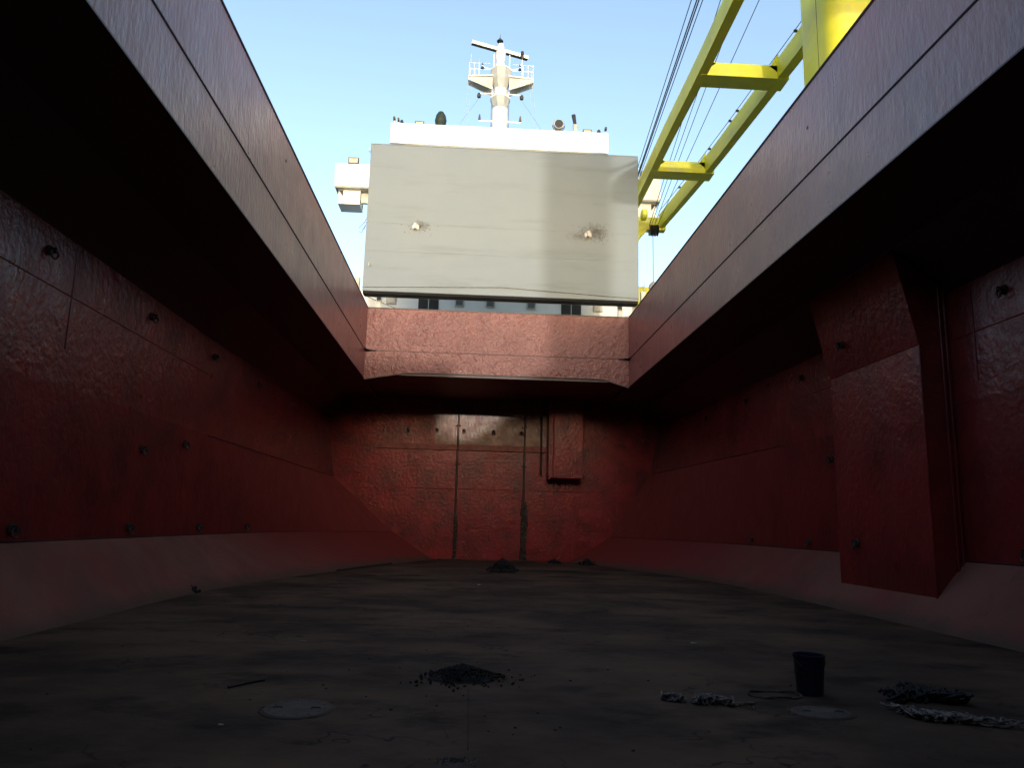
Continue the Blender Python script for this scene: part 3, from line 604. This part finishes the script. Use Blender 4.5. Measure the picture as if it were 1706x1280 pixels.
MB().box(12.9, 13.3, 13.6, 21, 17.4, 18.3).build('heel_beam', M['yellow'], cn)
# wires from crane head to jib head
ws = [((5.16, 17, 14.68), (7.25, 31, 17.35), 0)]
for k, (dx, dz, ex) in enumerate(((0, 0, 0), (.14, 0, .05), (.2, .02, .1), (.29, 0, .15))):
    # left group passes just left of the left beam
    a = Vector((6.3 + dx * 1.25, 20.4, 17.95 + dz)); b = Vector((7.1 + dx * .6, 36.0, 17.1))
    MB().tube([a + (a - b) * .9, a, b], .016 + (.008 if k in (1, 2) else 0), 5).build('luffing_wire', M['wire'], cn)
for k, (a, b) in enumerate((((8.05, 24.0, 18.6), (8.55, 36.1, z + .1)), ((8.3, 24, 18.55), (8.7, 36.1, z + .1)), ((8.8, 24, 18.3), (8.8, 36.1, z - .0)), ((7.75, 24.0, 18.55), (8.45, 36.1, z + .1)))):
    a = Vector(a); b = Vector(b); MB().tube([a + (a - b) * .6, b], .014, 5).build('hoist_wire', M['wire'], cn)
MB().tube([(9.35, 19.2, 18.4), (9.4, 19.3, 12.6)], .008, 4).build('hanging_line', M['wire'], cn)
# hook block hanging at the jib tip, on its own wire
hk = thing('hook_block', (8.62, 36.1, 12.9), 'crane hook block hanging on a thin wire just right of the hatch cover', 'hook block')
MB().tube([(8.62, 36.1, z - .3), (8.62, 36.1, 13.6)], .016, 5).build('wire', M['wire'], hk)
MB().lathe([(.05, 13.6), (.2, 13.45), (.24, 13.25), (.16, 13.05)], (8.62, 36.1, 0), 'Z', 12).build('ball_weight', M['offwhite'], hk, smooth=True)
MB().tube([(8.62 + .14 * math.sin(a), 36.1, 12.88 + .16 * math.cos(a)) for a in [i * .5 for i in range(10)]], .045, 8).build('hook', M['blue'], hk)
# yellow rescue boat cradle seen behind
yb_ = thing('provision_crane', (9.0, 42.0, DK), 'bright yellow stained box of a small crane beyond the lower right of the hatch cover', 'crane')
MB().box(8.2, 9.75, 41.2, 42.4, 13.9, 15.0).build('winch_housing', M['yellow'], yb_, bevel=.1)
MB().box(8.6, 9.1, 41.6, 42.1, DK, 13.9).build('post', M['offwhite'], yb_)
MB().tube([(9.3, 41.1, 15.2), (9.3, 41.1, 12.4)], .02, 5).build('drain_hose', M['offwhite'], yb_)

# ------------------------------------------------------------ behind the viewer: added light blockers, and a crane post known by its shadow
fh = thing('sun_blocker', (1, -20, DK), 'unseen low white blocks added behind the viewer to shape the sun patch on the end bulkhead', 'deckhouse')
MB().box(-8, 4.1, -22, -18, DK, 13.55).build('blocker_body', M['white'], fh)
MB().prism([(5.5, -19.9, DK), (12, -19.9, DK), (12, -19.9, 13.6), (7.9, -19.9, 13.6), (5.4, -19.9, 12.1)], [(5.5, -18.1, DK), (12, -18.1, DK), (12, -18.1, 13.6), (7.9, -18.1, 13.6), (5.4, -18.1, 12.1)]).build('blocker_body', M['white'], fh)  # added blocks, their gap and slope trim the sun on the end bulkhead
fcv = thing('hatch_light_block', (1, -3, CT), 'unseen grey panels added over the near end of the hatch to hold back sky light', 'hatch cover')
for k in range(2): MB().box(-4.8, 6.73, -7.4 + 3.02 * k, -7.4 + 3.0 * (k + 1), CT + .06, 9.96).build('cover_panel', M['grey'], fcv, bevel=.02)  # added out of view to darken the hold and bound the sun patch
pcx = thing('crane_post', (9.05, -16, DK), 'yellow crane post forward of the hatch behind the viewer', 'crane post')
MB().tube([(9.05, -16, DK), (9.05, -16, 27)], 1.45, 24).build('post', M['yellow'], pcx, smooth=True)

# ------------------------------------------------------------ loose things on the hold floor
def heap(name, x, y, rx, ry, h, label, cat, mat, n=120, cs=.05):
    m = MB(); K = 16; rings = 6; vv = [(x, y, h)]; ff = []
    for i in range(1, rings + 1):
        for j in range(K):
            a = 2 * math.pi * j / K; q = i / rings; rr = q * (1 + random.uniform(-.12, .12))
            vv.append((x + .8 * rx * rr * math.cos(a), y + .8 * ry * rr * math.sin(a), max(.003 if i < rings else -.004, h * (1 - q) ** 1.15 * random.uniform(.75, 1.2)) if i < rings else -.004))
    for j in range(K): ff.append((0, 1 + j, 1 + (j + 1) % K))
    for i in range(rings - 1):
        for j in range(K): a = 1 + i * K; ff.append((a + j, a + K + j, a + K + (j + 1) % K, a + (j + 1) % K))
    m.add(vv, ff)
    for _ in range(n):
        a = random.uniform(0, 6.283); q = abs(random.gauss(0, .55)); q = min(q, 1.7 if y < 15 else .85); s = cs * random.uniform(.25, 1.0)
        px_, py_ = x + rx * q * math.cos(a), y + ry * q * math.sin(a); pz = max(0, h * (1 - min(q, 1))) + s * .4
        oc = [Vector((s, 0, 0)), Vector((0, s, 0)), Vector((-s, 0, 0)), Vector((0, -s, 0)), Vector((0, 0, s * .8)), Vector((0, 0, -s))]
        R_ = Matrix.Rotation(random.uniform(0, 6), 3, 'Z') @ Matrix.Rotation(random.uniform(0, 3), 3, 'X')
        m.add([Vector((px_, py_, pz)) + R_ @ (v * random.uniform(.7, 1.2)) for v in oc], [(0, 1, 4), (1, 2, 4), (2, 3, 4), (3, 0, 4), (1, 0, 5), (2, 1, 5), (3, 2, 5), (0, 3, 5)])
    return tag(m.build(name, mat), label, cat)
heap('rubble_pile', -.03, 8.45, .48, .38, .13, 'near heap of black cargo residue in the middle of the floor', 'debris pile', M['dirt'], 700, .024)
heap('rubble_pile', 1.12, 26.5, .62, .5, .42, 'far conical heap of dark residue in front of the end bulkhead', 'debris pile', M['dirt'], 420, .06)
heap('rubble_pile', -5.95, 17.2, .3, .22, .13, 'small dark clod lying at the foot of the left hopper slope', 'debris', M['dirt'], 60, .07)
heap('rubble_pile', 3.6, 33.4, .3, .2, .14, 'small dark lump at the right foot of the end bulkhead', 'debris', M['dirt'], 50, .08)
heap('rubble_pile', 4.9, 32.6, .45, .2, .2, 'flat dark scraps lying on the right hopper near the end bulkhead', 'debris', M['dirt'], 50, .09)
heap('rubble_pile', -.05, 5.6, .17, .1, .02, 'scatter of pale grit on the floor at the bottom edge of the photo', 'debris', M['plate'], 260, .008)
def tangle(name, pts, r, label, mat, loops=10, spread=.09, th=.009, cat='rope'):
    m = MB()
    for _ in range(loops):
        path = []; t0 = random.uniform(0, .5); t1 = min(1, t0 + random.uniform(.25, .7)); n = 26; ph = random.uniform(0, 6); fq = random.uniform(5, 12)
        oy = random.uniform(-spread, spread) * .7
        for i in range(n):
            t = t0 + (t1 - t0) * i / (n - 1); k = t * (len(pts) - 1); j = min(int(k), len(pts) - 2); f = k - j
            p = Vector(pts[j]) * (1 - f) + Vector(pts[j + 1]) * f
            e = spread * (1 - abs(2 * t - 1) ** 3 * .5)
            path.append((p.x + e * .8 * math.cos(ph + t * fq * 2.2), p.y + oy + e * math.sin(ph + t * fq * 3), th + r * max(0, .5 + .5 * math.sin(ph * 2 + t * fq * 2.7)) * random.uniform(.8, 1.1)))
        m.tube(path, th * random.uniform(.7, 1.3), 5)
    return tag(m.build(name, mat), label, cat)
tangle('rope_tangle', [(1.86, 7.65), (2.06, 7.58)] and [(1.86, 7.66, 0), (2.05, 7.55, 0)], .05, 'small knot of frayed pale rope left of the larger rope strands', M['rope'], 14, .06)
tangle('rope_tangle', [(2.1, 7.5, 0), (2.3, 7.5, 0), (2.62, 7.28, 0)], .06, 'frayed pale rope bundle in a line on the floor left of the bucket', M['rope'], 20, .07)
tangle('rope_tangle', [(3.85, 7.4, 0), (4.05, 6.98, 0), (4.3, 6.9, 0), (4.75, 6.72, 0)], .06, 'long frayed pale rope bundle at the lower right of the floor', M['rope'], 34, .08)
tangle('rope_tangle', [(4.1, 7.75, 0), (4.5, 7.85, 0), (4.85, 7.6, 0)], .09, 'dark oily rope heap behind the long pale rope bundle', M['rope_dark'], 34, .14, .014)
tangle('rag_scraps', [(3.95, 7.15, 0), (4.35, 7.1, 0)], .03, 'dark rag scraps between the two rope bundles on the right', M['rope_dark'], 14, .1, .01, 'rag')
# bucket
bk = thing('paint_bucket', (3.45, 7.95, 0), 'dark navy open bucket with wire handle standing on the floor at right', 'bucket')
MB().lathe([(.125, .0), (.15, .36), (.158, .365), (.158, .385), (.148, .385), (.143, .36), (.12, .015)], (3.45, 7.95, 0), 'Z', 28).build('pail', M['blue'], bk, smooth=True)
MB().lathe([(.141, .20), (.1445, .20), (.146, .215), (.143, .215)], (3.45, 7.95, 0), 'Z', 28).build('rim_band', M['black'], bk)
MB().tube([(3.45 + .155 * math.cos(a), 7.95 - .14 * math.sin(a), .36 - .12 * math.sin(a)) for a in [math.pi * i / 14 for i in range(15)]], .005, 5).build('handle', M['rust'], bk)
# oval manhole lids
def lid(x, y, rx, ry, label, rz=0):
    t = thing('manhole_cover', (x, y, 0), label, 'manhole cover', 'oval manhole covers in the floor', rz)
    k = 36
    def ov(a, b, z): return [(a * math.cos(2 * math.pi * j / k), b * math.sin(2 * math.pi * j / k), z) for j in range(k)]
    m = MB(); m.prism(ov(rx, ry, .001), ov(rx - .012, ry - .012, .008)); m.build('rim', M['floor'], t, loc=(0, 0, 0))
    m = MB(); m.prism(ov(rx - .035, ry - .035, .0085), ov(rx - .045, ry - .045, .015)); m.build('lid', M['plate'], t, loc=(0, 0, 0))
    for sx in (-1, 1): MB().tube([(sx * rx * .5 - .04, -.02, .014), (sx * rx * .5 - .03, -.02, .026), (sx * rx * .5 + .03, -.02, .026), (sx * rx * .5 + .04, -.02, .014)], .005, 5).build('handle', M['rust'], t, loc=(0, 0, 0))
    for j in range(14):
        a = 2 * math.pi * j / 14; MB().lathe([(.009, .015), (.009, .019)], ((rx - .09) * math.cos(a), (ry - .09) * math.sin(a), 0), 'Z', 6).build('bolt', M['plate'], t, loc=(0, 0, 0))
lid(-1.42, 7.02, .32, .36, 'oval scuffed manhole cover on the left of the floor')
lid(3.2, 7.15, .30, .26, 'oval manhole cover on the floor in front of the bucket')
tag(MB().tube([(3.05 + .26 * math.cos(a), 7.85 + .17 * math.sin(a), .012 + .01 * math.sin(3 * a)) for a in [2 * math.pi * i / 28 for i in range(28)]], .010, 6, True).build('wire_hoop', M['rust']), 'thin metal hoop lying on the floor just left of the bucket', 'hoop')
tag(MB().hexa([(-4.15, 25.0, .0), (-4.10, 24.93, 0), (-2.9, 29.9, 0), (-2.96, 29.95, 0)], [(-4.15, 25.0, .07), (-4.10, 24.93, .07), (-2.9, 29.9, .07), (-2.96, 29.95, .07)]).build('timber_batten', M['wood']), 'long thin dark batten lying along the left floor edge', 'batten')
tag(MB().tube([(-2.24, 7.81, .012), (-2.12, 8.02, .016), (-2.0, 8.19, .012)], .013, 6).build('stick', M['wood']), 'short dark stick lying behind the left manhole cover', 'stick')
for x, y, lb in ((-1.89, 6.47, 'tiny pale paper scrap left of the manhole cover'), (.28, 21.0, 'tiny pale fleck on the floor before the far heap'), (-2.16, 10.75, 'thin pale sliver on the floor behind the stick'), (3.21, 11.22, 'thin pale sliver on the right of the open floor')):
    s = .022 if y < 9 else .04
    tag(MB().hexa([(x - s, y, .001), (x + s, y - s * .4, .001), (x + s * .8, y + s * .5, .001), (x - s * .7, y + s * .5, .001)], [(x - s, y, .008), (x + s, y - s * .4, .012), (x + s * .8, y + s * .5, .01), (x - s * .7, y + s * .5, .014)]).build('paper_scrap', M['pale_cloth']), lb, 'scrap')
MB().tube([(.035, 5.9, .001), (.035, 8.0, .001)], .007, 5).build('weld_seam', M['floor'], floor)
for yy in (12.5, 19.0): MB().tube([(-5.7, yy, -.002), (7.7, yy, -.002)], .007, 5).build('weld_seam', M['floor'], floor)
# shallow crust of residue patches on the floor
cr_ = MB()
for _ in range(90):
    x = random.uniform(-5, 7); y = random.uniform(5.5, 26); r = random.uniform(.005, .018)
    if random.random() < .5: x = random.gauss(0, 1.2); y = random.gauss(8, 1.5)
    if y < 5: continue
    cr_.prism([(x + r * math.cos(a) * random.uniform(.6, 1.3), y + r * math.sin(a) * random.uniform(.6, 1.3), .0) for a in (0, 1.2, 2.5, 3.7, 5)], [(x + r * .5 * math.cos(a), y + r * .5 * math.sin(a), r * .6) for a in (0, 1.2, 2.5, 3.7, 5)])
tag(cr_.build('floor_grit', M['dirt']), 'loose dark grit scattered over the hold floor', 'grit', kind='stuff')
